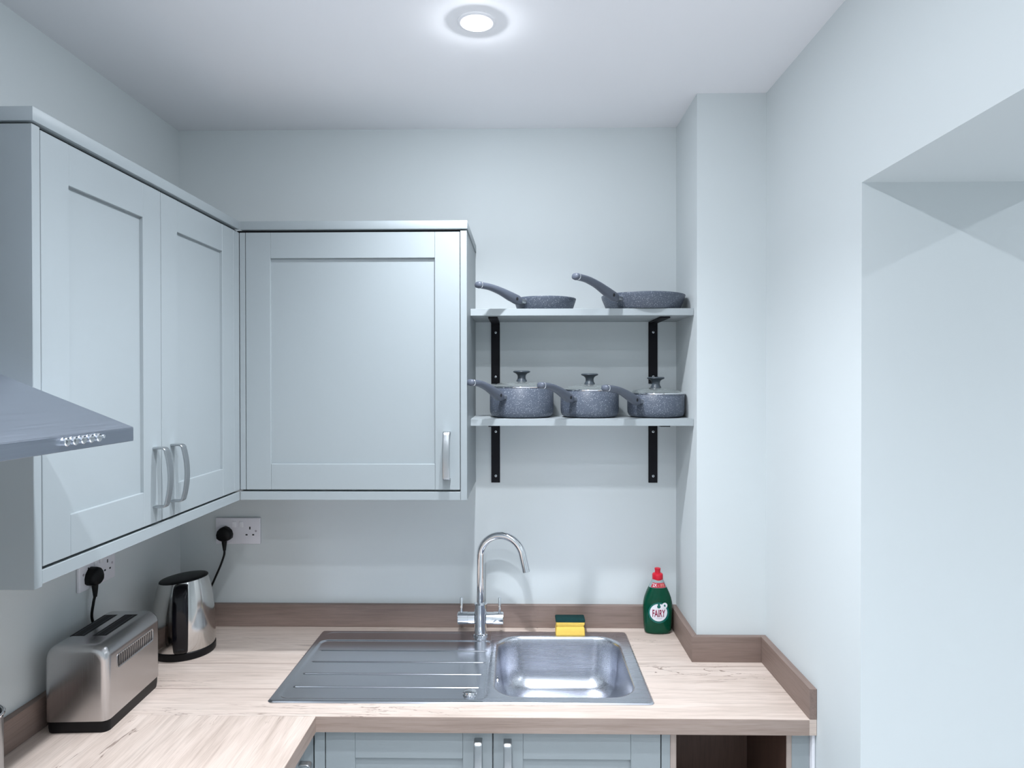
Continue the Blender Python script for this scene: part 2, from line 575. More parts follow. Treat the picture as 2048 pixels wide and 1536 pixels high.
# ------------------------------------------------------------------ wall cabinets
t = thing('wall_cabinet', ((XL + XC) / 2, -0.75, CP), 'sage double-door wall cabinet on the left wall beside the cooker hood', 'cabinet')
box('carcass', XL + 0.001, XC - 0.0205, YN_CAB + 0.0185, -0.3475, CZ0 - 0.004, CZ1 + 0.002, 'cab', t)
box('end_panel', XL + 0.001, XC, YN_CAB, YN_CAB + 0.018, CP - 0.004, CT0 - 0.004, 'cab', t, 0.0008, 1)
shaker_door(t, 'X', XC, -1.1172, -0.7535, CZ0, CZ1, -0.7805, (1.4405, 1.5720))
shaker_door(t, 'X', XC, -0.7512, -0.3850, CZ0, CZ1, -0.7085, (1.4405, 1.5720))
box('corner_post', XC - 0.020, XC - 0.0004, -0.3832, YC - 0.0002, CZ0, CZ1, 'cab', t, 0.0008, 1)
prism('cornice', [(XL + 0.001, YN_CAB - 0.002), (XC + 0.003, YN_CAB - 0.002), (XC + 0.003, YC - 0.0042), (XL + 0.001, YC - 0.0042)], 'Z', CT0, CT1, 'cab', t, 0.001)
box('gap_shade_strip', XL + 0.002, XC - 0.012, YN_CAB + 0.010, YC + 0.010, CT0 - 0.0055, CT0, 'dark', t)  # no real part: near-black strip painted as the shade under the cornice
box('pelmet', XC - 0.020, XC - 0.0006, YN_CAB + 0.0182, YC - 0.002, CP, 1.4035, 'cab', t, 0.0008, 1)
box('base_board', XL + 0.001, XC - 0.0205, YN_CAB + 0.0185, -0.3475, CZ0 - 0.0235, CZ0 - 0.0045, 'cab', t)

t = thing('wall_cabinet', ((XC + XCR) / 2, -0.17, CP), 'sage single-door wall cabinet on the back wall beside the pan shelves', 'cabinet')
box('carcass', XL + 0.001, XCR - 0.0185, YC + 0.0205, -0.001, CZ0 - 0.004, CZ1 + 0.002, 'cab', t)
box('end_panel', XCR - 0.018, XCR, YC, -0.001, CP, CT0 - 0.004, 'cab', t, 0.0008, 1)
shaker_door(t, 'Y', YC, -0.7690, -0.1736, CZ0, CZ1, -0.2090, (1.4375, 1.5725), stile=0.069)
box('corner_post', XC + 0.0002, -0.7708, YC + 0.0004, YC + 0.020, CZ0, CZ1, 'cab', t, 0.0008, 1)
prism('cornice', [(XC + 0.0032, YC - 0.004), (XCR + 0.002, YC - 0.004), (XCR + 0.002, -0.001), (XC + 0.0032, -0.001)], 'Z', CT0, CT1, 'cab', t, 0.001)
box('gap_shade_strip', XC - 0.011, XCR - 0.014, YC + 0.012, -0.002, CT0 - 0.0055, CT0, 'dark', t)  # painted shade below this cornice as well
box('pelmet', XC - 0.0004, XCR - 0.0184, YC + 0.0006, YC + 0.020, CP, 1.4035, 'cab', t, 0.0008, 1)
box('base_board', XC, XCR - 0.0186, YC + 0.0206, -0.001, CZ0 - 0.0235, CZ0 - 0.0045, 'cab', t)

# ------------------------------------------------------------------ cooker hood
HX, HY1, HZ0, HZ1 = -0.62, -1.144, 1.6177, 1.6395
HY0 = HY1 - 0.60
t = thing('cooker_hood', (XL, (HY0 + HY1) / 2, HZ0), 'brushed steel chimney cooker hood on the left wall with a row of push buttons', 'cooker hood')
bm = bmesh.new()
CHX, CHY0, CHY1, CHZ = -0.87, HY0 + 0.156, HY1 - 0.156, 1.785
add_rings(bm, [[(XL + .001, HY0, HZ1), (HX, HY0, HZ1), (HX, HY1, HZ1), (XL + .001, HY1, HZ1)],
               [(XL + .001, CHY0, CHZ), (CHX, CHY0, CHZ), (CHX, CHY1, CHZ), (XL + .001, CHY1, CHZ)]])
finish('canopy', bm, 'hood', t)
box('lip', XL + 0.001, HX, HY0, HY1, HZ0, HZ1 - 0.0002, 'hood', t, 0.0006, 1)
box('chimney', XL + 0.001, CHX, CHY0, CHY1, CHZ + 0.0002, ZC - 0.001, 'hood', t, 0.0008, 1)
for k in range(2):
    box('grease_filter', XL + 0.05, HX - 0.06, HY0 + 0.03 + 0.275 * k, HY0 + 0.295 + 0.275 * k, HZ0 - 0.003, HZ0 - 0.0002, 'nickel', t, 0.001, 1)
for k in range(6):
    y = -1.308 + k * 0.0172
    b_ = lathe('push_button', [(0.0062, 0.0), (0.0062, 0.0055), (0.0050, 0.0068), (0.001, 0.0070)] if k < 5 else [(0.0028, 0.0), (0.0028, 0.002), (0.001, 0.0026)],
               (HX, y, 1.6312), 'chrome', t, 20, 'X')

# ------------------------------------------------------------------ worktops and upstands
SX0, SX1, SY0, SY1 = -0.6435, 0.3285, -0.5355, -0.0570      # sink outline
HXA, HXB, HYA, HYB = -0.62, 0.305, -0.515, -0.085            # cut-out
def worktop_back():
    bm = bmesh.new()
    xs = [XL + 0.001, HXA, HXB, XB - 0.0005, XR - 0.001]
    ys = [WY, HYA, YB - 0.0005, HYB, -0.0005]
    ys = sorted(set(ys))
    cells = []
    for i in range(4):
        for j in range(4):
            if i == 1 and HYA <= (ys[j] + ys[j + 1]) / 2 <= HYB: continue
            if i == 3 and ys[j] >= YB - 0.001: continue
            cells.append((i, j))
    vd = {}
    def V(i, j, z):
        k = (i, j, z)
        if k not in vd: vd[k] = bm.verts.new((xs[i], ys[j], z))
        return vd[k]
    cs = set(cells)
    z0, z1 = WT - WTH, WT
    for i, j in cells:
        bm.faces.new([V(i, j, z1), V(i + 1, j, z1), V(i + 1, j + 1, z1), V(i, j + 1, z1)])
        bm.faces.new([V(i, j + 1, z0), V(i + 1, j + 1, z0), V(i + 1, j, z0), V(i, j, z0)])
        for (di, dj, a, b_) in ((-1, 0, (i, j + 1), (i, j)), (1, 0, (i + 1, j), (i + 1, j + 1)), (0, -1, (i, j), (i + 1, j)), (0, 1, (i + 1, j + 1), (i, j + 1))):
            if (i + di, j + dj) not in cs:
                bm.faces.new([V(*a, z0), V(*b_, z0), V(*b_, z1), V(*a, z1)])
    es = [e for e in bm.edges if all(abs(v.co.y - WY) < 1e-6 and abs(v.co.z - z1) < 1e-6 for v in e.verts)]
    bmesh.ops.bevel(bm, geom=es, offset=0.0015, segments=2, profile=0.5, affect='EDGES')
    return finish('worktop', bm, ['woodx'], None, False)
wb = tag(worktop_back(), 'pale oak-effect worktop along the back wall with the steel sink let in', 'worktop')
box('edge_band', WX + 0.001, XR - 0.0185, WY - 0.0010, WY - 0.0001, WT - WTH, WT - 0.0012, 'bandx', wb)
bm = bmesh.new()
add_box(bm, XL + 0.001, WX, -2.60, WY - 0.0008, WT - WTH, WT)
es = [e for e in bm.edges if all(abs(v.co.x - WX) < 1e-6 and abs(v.co.z - WT) < 1e-6 for v in e.verts)]
bmesh.ops.bevel(bm, geom=es, offset=0.0015, segments=2, profile=0.5, affect='EDGES')
wl = tag(finish('worktop', bm, 'woody'), 'pale oak-effect worktop along the left wall that carries the toaster', 'worktop')
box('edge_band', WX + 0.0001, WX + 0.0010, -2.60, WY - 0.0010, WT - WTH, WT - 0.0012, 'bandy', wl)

UTH = 0.018
Z0 = WT + 0.0003
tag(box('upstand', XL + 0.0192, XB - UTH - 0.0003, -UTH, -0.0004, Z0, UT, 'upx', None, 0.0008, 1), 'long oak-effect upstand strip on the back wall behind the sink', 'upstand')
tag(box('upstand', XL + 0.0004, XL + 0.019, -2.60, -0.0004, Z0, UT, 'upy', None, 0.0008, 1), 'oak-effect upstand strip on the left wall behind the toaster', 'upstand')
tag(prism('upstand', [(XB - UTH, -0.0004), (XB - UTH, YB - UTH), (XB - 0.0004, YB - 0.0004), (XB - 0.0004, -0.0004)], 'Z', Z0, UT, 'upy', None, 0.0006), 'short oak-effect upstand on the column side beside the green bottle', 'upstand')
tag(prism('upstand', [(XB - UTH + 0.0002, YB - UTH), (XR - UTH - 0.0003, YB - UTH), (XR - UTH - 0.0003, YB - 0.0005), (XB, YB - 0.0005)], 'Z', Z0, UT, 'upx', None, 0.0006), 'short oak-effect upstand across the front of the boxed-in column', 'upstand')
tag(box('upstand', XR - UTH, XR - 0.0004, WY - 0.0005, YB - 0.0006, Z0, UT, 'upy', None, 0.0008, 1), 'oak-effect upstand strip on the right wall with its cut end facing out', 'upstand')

# ------------------------------------------------------------------ base cabinets
BY = -0.580
BZ1 = WT - WTH - 0.0008
t = thing('base_cabinet', (-0.08, -0.29, 0.0), 'sage double-door base cabinet under the sink', 'cabinet')
box('carcass', -0.50, 0.334, BY + 0.0205, -0.02, 0.10, 0.70, 'cab', t)
box('front_rail', -0.50, 0.334, BY + 0.0205, BY + 0.035, 0.70, BZ1, 'cab', t)
box('plinth', -0.50, 0.334, BY + 0.06, BY + 0.075, 0.0, 0.0995, 'cab', t)
box('corner_post', -0.5085, -0.4830, BY + 0.0004, BY + 0.020, 0.105, BZ1, 'cab', t, 0.0008, 1)
shaker_door(t, 'Y', BY, -0.4805, -0.0745, 0.105, BZ1 - 0.0015, -0.1080, (0.716, 0.846), stile=0.0715)
shaker_door(t, 'Y', BY, -0.0715, 0.3325, 0.105, BZ1 - 0.0015, -0.0370, (0.714, 0.844), stile=0.0715)

t = thing('open_cabinet', (0.5, -0.29, 0.0), 'open wood shelf cabinet, its inner shade painted dark, under the right end of the worktop', 'cabinet')
p_ = box('side_panel', 0.3565, 0.3705, BY + 0.0025, -0.02, 0.10, BZ1, 'shadewood', t)
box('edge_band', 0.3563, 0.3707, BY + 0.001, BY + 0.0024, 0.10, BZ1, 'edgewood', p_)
p_ = box('side_panel', 0.6355, 0.6475, BY + 0.0025, YB - 0.02, 0.10, BZ1, 'shadewood', t)
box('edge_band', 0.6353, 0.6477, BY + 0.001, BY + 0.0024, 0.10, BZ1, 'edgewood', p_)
box('back_panel', 0.3708, 0.6352, -0.295, -0.285, 0.118, BZ1, 'shadewood', t)
box('shelf', 0.3708, 0.6352, BY + 0.02, -0.2955, 0.48, 0.498, 'shadewood', t)
box('bottom_panel', 0.3708, 0.6352, BY + 0.002, -0.2955, 0.10, 0.1178, 'shadewood', t)
box('filler_strip', 0.3352, 0.3560, BY + 0.001, BY + 0.020, 0.105, BZ1, 'cab', t, 0.0006, 1)
box('filler_strip', 0.6480, 0.6905, BY + 0.001, BY + 0.020, 0.105, BZ1, 'cab', t, 0.0006, 1)
box('scribe_strip', 0.6912, XR - 0.0006, BY - 0.012, BY + 0.020, 0.0, BZ1, 'trimwhite', t, 0.002, 2)

BX = -0.5095
t = thing('base_cabinet', (-0.8, -1.2, 0.0), 'sage base cabinet under the left worktop, its handle just showing at the bottom', 'cabinet')
box('carcass', XL + 0.02, BX - 0.0205, -1.25, -0.605, 0.10, BZ1, 'cab', t)
box('corner_post', BX - 0.020, BX - 0.0006, -0.651, BY - 0.0004, 0.105, BZ1, 'cab', t, 0.0008, 1)
box('plinth', XL + 0.05, BX - 0.06, -1.25, -0.605, 0.0, 0.0995, 'cab', t)
shaker_door(t, 'X', BX, -1.250, -0.6530, 0.105, BZ1 - 0.0015, -0.686, (0.712, 0.842), stile=0.0715)
t = thing('base_cabinet', (-0.8, -1.9, 0.0), 'sage base cabinet under the left worktop below the cooker hood', 'cabinet')
box('carcass', XL + 0.02, BX - 0.0205, -2.55, -1.2505, 0.10, BZ1, 'cab', t)
box('plinth', XL + 0.05, BX - 0.06, -2.55, -1.2505, 0.0, 0.0995, 'cab', t)
shaker_door(t, 'X', BX, -1.90, -1.2535, 0.105, BZ1 - 0.0015, -1.286, (0.712, 0.842), stile=0.0715)
shaker_door(t, 'X', BX, -2.55, -1.9025, 0.105, BZ1 - 0.0015, -2.516, (0.712, 0.842), stile=0.0715)

# ------------------------------------------------------------------ sink
def sstep(a, b_, x):
    t_ = min(1, max(0, (x - a) / (b_ - a)))
    return t_ * t_ * (3 - 2 * t_)
def rr_sd(x, y, x0, x1, y0, y1, r):
    """signed distance to a rounded rectangle, negative inside"""
    qx = abs(x - (x0 + x1) / 2) - (x1 - x0) / 2 + r
    qy = abs(y - (y0 + y1) / 2) - (y1 - y0) / 2 + r
    return math.hypot(max(qx, 0), max(qy, 0)) + min(max(qx, qy), 0) - r
RIDGES = [(-0.137, -0.612, -0.185), (-0.212, -0.600, -0.112), (-0.292, -0.600, -0.112), (-0.370, -0.600, -0.114), (-0.449, -0.600, -0.116)]
def deck(x, y):
    e = -rr_sd(x, y, SX0, SX1, SY0, SY1, 0.014)          # distance inside the outer edge
    z = 0.0036 * sstep(0.0, 0.0045, e)
    # drainer pan
    d = rr_sd(x, y, -0.622, -0.090, -0.517, -0.136, 0.025)
    z -= 0.0028 * sstep(0.002, -0.005, d)
    # shallow tray behind it
    d2 = rr_sd(x, y, -0.625, -0.178, -0.128, -0.070, 0.028)
    z -= 0.0022 * sstep(0.003, -0.007, d2)
    for ry, a, b_ in RIDGES[1:]:
        dd = math.hypot(y - ry, max(0, a - x, x - b_))
        z += 0.0026 * (0.5 + 0.5 * math.cos(math.pi * min(1, dd / 0.0055)))
    return WT + 0.0004 + z
def bowl_out(x, y):
    return rr_sd(x, y, -0.080, 0.297, -0.504, -0.098, 0.07)
root = thing('kitchen_sink', (-0.157, -0.296, WT), 'stainless steel inset sink with ribbed drainer on the left and one bowl', 'sink')
XS = -0.100
bm = bmesh.new()
nx, ny = 200, 160
xs = [SX0 + (XS - SX0) * i / nx for i in range(nx + 1)]
ys = [SY0 + (SY1 - SY0) * j / ny for j in range(ny + 1)]
ys = [y for y in ys if all(abs(y - ry) > 0.0072 for ry, _, _ in RIDGES)]
for ry, _, _ in RIDGES:
    ys += [ry + 0.007 * k / 10 for k in range(-10, 11)]
ys = sorted(ys)
ny = len(ys) - 1
vg = []
for x in xs:
    row = []
    for y in ys:
        # pull the two free corners in to a radius
        px, py = x, y
        d = rr_sd(px, py, SX0, SX1, SY0, SY1, 0.014)
        if d > 0 and x < SX0 + 0.014:
            cx = SX0 + 0.014
            cy = SY0 + 0.014 if y < (SY0 + SY1) / 2 else SY1 - 0.014
            v = Vector((px - cx, py - cy)).normalized() * 0.014
            px, py = cx + v.x, cy + v.y
        row.append(bm.verts.new((px, py, deck(px, py))))
    vg.append(row)
for i in range(nx):
    for j in range(ny):
        bm.faces.new((vg[i][j], vg[i + 1][j], vg[i + 1][j + 1], vg[i][j + 1]))
finish('drainer', bm, 'sink', root, True, 80)

# bowl with its flat surround, lofted from the outer edge down to the bottom
bm = bmesh.new()
N = 36 * 4
def outline(x0, x1, y0, y1, r, n_=36):
    """N points by angle-free corner/side sampling that pairs up between outlines"""
    pts = []
    cs = [(x1 - r, y1 - r, 0), (x0 + r, y1 - r, 90), (x0 + r, y0 + r, 180), (x1 - r, y0 + r, 270)]
    for q, (cx, cy, a0) in enumerate(cs):
        for k in range(n_ - 12):
            a = math.radians(a0 + 90 * k / (n_ - 13))
            pts.append(Vector((cx + r * math.cos(a), cy + r * math.sin(a), 0)))
        nxt = cs[(q + 1) % 4]
        e0 = pts[-1]
        a = math.radians(nxt[2])
        e1 = Vector((nxt[0] + r * math.cos(a), nxt[1] + r * math.sin(a), 0))
        for k in range(1, 13):
            pts.append(e0.lerp(e1, k / 13))
    return pts
outer = outline(XS - 0.0002, SX1, SY0, SY1, 0.0141)
# square the two left corners so that they meet the drainer
for p in outer:
    for cy, sy in ((SY1 - 0.0141, 1), (SY0 + 0.0141, -1)):
        vx, vy = p.x - (XS - 0.0002 + 0.0141), p.y - cy
        if vx < 1e-9 and vy * sy > -1e-9 and math.hypot(vx, vy) > 0.01 and p.x < XS + 0.0142:
            k = 0.0141 / max(abs(vx), abs(vy))
            p.x, p.y = XS - 0.0002 + 0.0141 + vx * k, cy + vy * k
hole = outline(-0.080, 0.297, -0.504, -0.098, 0.075)
rings = []
for tt in (0, .04, .08, .12, .17, .22, .28, .36, .46, .58, .7, .82, .91, .96):
    ring = []
    for a, b_ in zip(outer, hole):
        p = a.lerp(b_, tt)
        rr = p.copy(); rr.z = deck(p.x, p.y)
        ring.append(rr)
    rings.append(ring)
zt = WT + 0.0004 + 0.0036
def inset(d, z):
    r = max(0.075 - d, 0.05)
    return [Vector((p.x, p.y, zt + z)) for p in outline(-0.080 + d, 0.297 - d, -0.504 + d, -0.098 - d, 0.075 - d * 0.25)]
for d, z in ((0, -0.0004), (0.003, -0.0016), (0.0055, -0.005), (0.007, -0.010), (0.009, -0.03), (0.012, -0.06), (0.0155, -0.09), (0.020, -0.115),
             (0.026, -0.130), (0.035, -0.142), (0.048, -0.150), (0.064, -0.1535), (0.09, -0.1555), (0.12, -0.157), (0.15, -0.158)):
    rings.append(inset(d, z))
add_rings(bm, rings, cap0=False, cap1=True)
finish('bowl', bm, 'bowl', root, True, 60)
lathe('waste_strainer', [(0.043, 0), (0.043, 0.002), (0.036, 0.0015), (0.030, -0.0005), (0.012, -0.0005), (0.009, 0.004), (0.002, 0.005)], (0.1085, -0.301, zt - 0.1579), 'chrome', root, 40)
# overflow on the bowl's left wall
o_ = lathe('overflow', [(0.0145, 0), (0.0145, 0.003), (0.011, 0.0045), (0.009, 0.003), (0.002, 0.003)], (-0.0725, -0.335, zt - 0.038), 'chrome', root, 24, 'X')
box('overflow_slot', -0.0695, -0.0680, -0.340, -0.330, zt - 0.033, zt - 0.028, 'dark', o_)
# pop-up waste control on the drainer
lathe('waste_knob', [(0.0185, -0.001), (0.0185, 0.0015), (0.0165, 0.003), (0.0155, 0.007), (0.0135, 0.0085), (0.002, 0.009)], (-0.1365, -0.4835, WT + 0.0022), 'chrome', root, 36)

# ------------------------------------------------------------------ tap
TX, TY = -0.1335, -0.088
ZD = WT + 0.0043
root = thing('mixer_tap', (TX, TY, ZD), 'chrome swan-neck mixer tap with two pin levers behind the sink', 'tap')
lathe('body', [(0.0250, 0), (0.0250, 0.004), (0.0215, 0.006), (0.0205, 0.010), (0.0205, 0.098), (0.0185, 0.1005), (0.0128, 0.1005)], (TX, TY, ZD), 'chrome', root, 40)
R_, SW = 0.0700, math.radians(16)
dx, dy = math.cos(SW), -math.sin(SW)
ZS = 1.157
pts = [(TX, TY, ZD + 0.099 + (ZS - ZD - 0.099) * k / 8) for k in range(9)]
for k in range(1, 37):
    a = math.radians(167 * k / 36)
    h = R_ * (1 - math.cos(a))
    pts.append((TX + dx * h, TY + dy * h, ZS + R_ * math.sin(a)))
a = math.radians(167)
end = Vector(pts[-1]); tdir = Vector((dx * math.sin(a), dy * math.sin(a), math.cos(a)))
for k in range(1, 5): pts.append(tuple(end + tdir * 0.012 * k))
bm = bmesh.new()
add_sweep(bm, pts, 0.0117, 0.0117, side=(-dy, dx, 0), seg=28)
sp = finish('spout', bm, 'chrome', root, True)
end = Vector(pts[-1])
bm = bmesh.new()
add_sweep(bm, [end - tdir * 0.001, end + tdir * 0.006], 0.0122, 0.0122, side=(-dy, dx, 0), seg=28)
finish('aerator', bm, 'chrome', sp, True)
ZB = 0.9615
for s in (-1, 1):
    v = lathe('valve', [(0.0185, 0.0180 * s), (0.0185, 0.0390 * s), (0.0174, 0.0393 * s), (0.0174, 0.0402 * s), (0.0194, 0.0405 * s), (0.0194, 0.0705 * s), (0.0172, 0.0725 * s), (0.001, 0.0725 * s)],
              (TX, TY, ZB), 'chrome', root, 36, 'X')
    lathe('lever', [(0.0047, 0.015), (0.0047, 0.0640), (0.0038, 0.0655), (0.0005, 0.0657)], (TX + 0.0605 * s, TY, ZB), 'chrome', v, 18)

# ------------------------------------------------------------------ sponge
root = thing('sponge', (0.150, -0.066, WT), 'yellow washing-up sponge with dark green scourer on the back sink rim', 'sponge')
zs_ = WT + 0.0044
prof = [(-0.046, 0.0), (-0.0455, 0.012), (-0.044, 0.0215), (-0.0425, 0.0250), (-0.044, 0.0290), (-0.0452, 0.034), (-0.0455, 0.0400)]
bm = bmesh.new()
rings = []
for (hx, z), hy in zip(prof, (0.0245, 0.0242, 0.0225, 0.0200, 0.0225, 0.0235, 0.0240)):
    rings.append([Vector((0.150 + x, -0.0660 + y, zs_ + z)) for x, y in rrect(0, 0, -hx, hy, 0.004, 4)])
add_rings(bm, rings)
finish('foam', bm, 'foam', root, True, 60)
bm = bmesh.new()
rings = [[Vector((0.150 + x, -0.0660 + y, zs_ + z)) for x, y in rrect(0, 0, hx, hy, 0.004, 4)] for hx, hy, z in ((0.0460, 0.0245, 0.0402), (0.0466, 0.0250, 0.0430), (0.0466, 0.0250, 0.0455), (0.0455, 0.0238, 0.0478))]
add_rings(bm, rings)
finish('scourer', bm, 'scour', root, True, 60)

# ------------------------------------------------------------------ washing-up liquid bottle
BXc, BYc = 0.4315, -0.0485
BP = [(0.0, 0.0380, 0.0195), (0.002, 0.0405, 0.0218), (0.006, 0.0425, 0.0235), (0.02, 0.0440, 0.0245), (0.038, 0.0452, 0.0250), (0.06, 0.0462, 0.0252), (0.088, 0.0466, 0.0252),
      (0.100, 0.0452, 0.0250), (0.113, 0.0422, 0.0244), (0.128, 0.0368, 0.0232), (0.1385, 0.0322, 0.0222), (0.1465, 0.0283, 0.0212), (0.154, 0.0246, 0.0200), (0.161, 0.0212, 0.0188), (0.167, 0.0182, 0.0172), (0.1715, 0.0160, 0.0158)]
def bprof(z):
    for (z0, a0, b0), (z1, a1, b1) in zip(BP[:-1], BP[1:]):
        if z <= z1:
            t_ = max(0, (z - z0) / (z1 - z0))
            return a0 + (a1 - a0) * t_, b0 + (b1 - b0) * t_
    return BP[-1][1:]
PW = 2.4
def bfront(x, z, off=0.0):
    """point on the front of the bottle, x across and z up"""
    a, b_ = bprof(z)
    u = min(0.999, abs(x / a))
    return Vector((BXc + x, BYc - b_ * (1 - u ** PW) ** (1 / PW) - off, WT + 0.0005 + z))
def bring(z, a, b_, seg=56):
    ring = []
    for k in range(seg):
        th = 2 * math.pi * k / seg
        c, s = math.cos(th), math.sin(th)
        ring.append(Vector((BXc + math.copysign(abs(c) ** (2 / PW), c) * a, BYc + math.copysign(abs(s) ** (2 / PW), s) * b_, WT + 0.0005 + z)))
    return ring
root = thing('washing_up_liquid', (BXc, BYc, WT), 'green washing-up liquid bottle with red cap in the corner of the worktop', 'bottle')
bm = bmesh.new()
zz = sorted(set([p[0] for p in BP if p[0] <= 0.1466] + [0.012, 0.029, 0.05, 0.074, 0.094, 0.107, 0.12, 0.133]))
add_rings(bm, [bring(z, *bprof(z)) for z in zz])
body = finish('body', bm, 'bottle', root, True, 60)
bm = bmesh.new()
add_rings(bm, [bring(z, *bprof(z)) for z in (0.1467, 0.1505, 0.154, 0.1575, 0.161, 0.164, 0.167, 0.1715)])
nk = finish('neck', bm, 'neck', root, True, 60)
zc = WT + 0.0005
cap = lathe('cap', [(0.0165, 0.1690), (0.0170, 0.1705), (0.0170, 0.1850), (0.0155, 0.1880), (0.0105, 0.1905)], (BXc, BYc, zc), 'red', root, 36)
lathe('nozzle', [(0.0092, 0.1900), (0.0086, 0.1950), (0.0092, 0.2010), (0.0098, 0.2025), (0.0096, 0.2048), (0.0070, 0.2062), (0.001, 0.2064)], (BXc, BYc, zc), 'red', cap, 28)

def patch(name, poly, mat, parent, off, th=0.0004):
    """thin printed patch following the bottle front; poly in (x,z); split into small triangles"""
    bm = bmesh.new()
    vsx = [bm.verts.new((x, 0, z)) for x, z in poly]
    f = bm.faces.new(vsx)
    bmesh.ops.triangulate(bm, faces=[f])
    bmesh.ops.subdivide_edges(bm, edges=list(bm.edges), cuts=3, use_grid_fill=True)
    for v in bm.verts:
        v.co = bfront(v.co.x, v.co.z, off)
    r = bmesh.ops.extrude_face_region(bm, geom=list(bm.faces))
    for e in r['geom']:
        if isinstance(e, bmesh.types.BMVert): e.co.y += th
    return finish(name, bm, mat, parent, True, 60)
def circ(cx, cz, r, n_=40, sx=1.0):
    return [(cx + sx * r * math.cos(2 * math.pi * k / n_), cz + r * math.sin(2 * math.pi * k / n_)) for k in range(n_)]
lab = patch('label', circ(-0.0005, 0.0695, 0.0330, 44), 'lteal', root, 0.0004)
patch('label_disc', circ(-0.0015, 0.0705, 0.0275, 44), 'lwhite', lab, 0.0009)
patch('label_drop', [(x, z) for x, z in circ(-0.0010, 0.0895, 0.0055, 24)], 'lteal', lab, 0.0014)
patch('label_notch', [(-0.0040, 0.0915), (0.0020, 0.0915), (0.0028, 0.1000), (-0.0048, 0.1000)], 'lteal', lab, 0.0014)
patch('label_bubble', circ(0.0175, 0.0930, 0.0088, 28), 'lwhite', lab, 0.0019)
patch('bubble_mark', [(0.0170, 0.0978), (0.0142, 0.0925), (0.0175, 0.0890), (0.0208, 0.0920)], 'lteal', lab, 0.0024)
patch('label_line', [(-0.0100, 0.0532), (0.0085, 0.0525), (0.0085, 0.0517), (-0.0100, 0.0524)], 'lgrey', lab, 0.0014)

def lettering(name, txt, cx, cz, wd, ht, mat, parent, off, bold=0.0):
    cu = bpy.data.curves.new(name, 'FONT')
    cu.body = txt
    cu.size = 1.0
    cu.offset = bold
    cu.resolution_u = 4
    ob = bpy.data.objects.new(name + '_tmp', cu)
    COL.objects.link(ob)
    dg = bpy.context.evaluated_depsgraph_get()
    me = bpy.data.meshes.new_from_object(ob.evaluated_get(dg))
    bpy.data.objects.remove(ob)
    bpy.data.curves.remove(cu)
    bm = bmesh.new()
    bm.from_mesh(me)
    bpy.data.meshes.remove(me)
    bmesh.ops.triangulate(bm, faces=list(bm.faces))
    bmesh.ops.subdivide_edges(bm, edges=[e for e in bm.edges if e.calc_length() > 0.2], cuts=2)
    x0 = min(v.co.x for v in bm.verts); x1 = max(v.co.x for v in bm.verts)
    y0 = min(v.co.y for v in bm.verts); y1 = max(v.co.y for v in bm.verts)
    for v in bm.verts:
        x = cx + ((v.co.x - x0) / (x1 - x0) - 0.5) * wd
        z = cz + ((v.co.y - y0) / (y1 - y0) - 0.5) * ht
        v.co = bfront(x, z, off)
    r = bmesh.ops.extrude_face_region(bm, geom=list(bm.faces))
    for e in r['geom']:
        if isinstance(e, bmesh.types.BMVert): e.co.y += 0.0004
    return finish(name, bm, mat, parent, False)
lt = lettering('label_lettering', 'FAIRY', -0.0010, 0.0685, 0.0400, 0.0230, 'ltext', lab, 0.0015, 0.018)
lt['label'] = 'tall narrow crimson lettering'
def band(z0, z1, xf):
    top = [(x * xf * bprof(z1)[0], z1) for x in (-1, -.6, -.2, .2, .6, 1)]
    bot = [(x * xf * bprof(z0)[0], z0) for x in (1, .6, .2, -.2, -.6, -1)]
    return top + bot
nl = patch('neck_label', band(0.1478, 0.1625, 0.86), 'redlabel', root, 0.0006)
lettering('neck_lettering', '2X', -0.0125, 0.1555, 0.0125, 0.0098, 'lwhite', nl, 0.0014, 0.01)
lettering('neck_lettering', '- 11.', 0.0080, 0.1550, 0.0225, 0.0095, 'lcream', nl, 0.0014, 0.01)

# ------------------------------------------------------------------ kettle
KX, KY = -1.0130, -0.2150
root = thing('kettle', (KX, KY, WT), 'steel cordless kettle with black handle and lid in the corner', 'kettle')
z0 = WT + 0.0005
lathe('base', [(0.0800, 0), (0.0865, 0.001), (0.0880, 0.004), (0.0880, 0.0205), (0.0860, 0.0225), (0.060, 0.0225)], (KX, KY, z0), 'bplastic', root, 64)
KP = [(0.0855, 0.0228), (0.0868, 0.030), (0.0872, 0.045), (0.0868, 0.07), (0.0855, 0.10), (0.0832, 0.13), (0.0798, 0.16), (0.0752, 0.185), (0.0705, 0.205), (0.0672, 0.216)]
bm = bmesh.new()
rings = []
TILT = math.radians(7.0)
for i, (r, h) in enumerate(KP):
    ring = []
    f = max(0, (h - 0.10) / 0.116)
    for k in range(72):
        a = 2 * math.pi * k / 72
        x, y = r * math.cos(a), r * math.sin(a)
        ring.append(Vector((KX + x, KY + y, z0 + h + f * f * math.tan(TILT) * x * 0.9)))
    rings.append(ring)
add_rings(bm, rings)
finish('body', bm, 'kettle', root, True, 50)
bm = bmesh.new()
rings = []
for r, h in ((0.0670, 0.2162), (0.0668, 0.2185), (0.0645, 0.2205), (0.056, 0.2225), (0.04, 0.2245), (0.02, 0.2255), (0.004, 0.2258)):
    rings.append([Vector((KX + r * math.cos(2 * math.pi * k / 56), KY + r * math.sin(2 * math.pi * k / 56), z0 + h + math.tan(TILT) * 0.9 * r * math.cos(2 * math.pi * k / 56))) for k in range(56)])
add_rings(bm, rings)
finish('lid', bm, 'bplastic', root, True, 50)
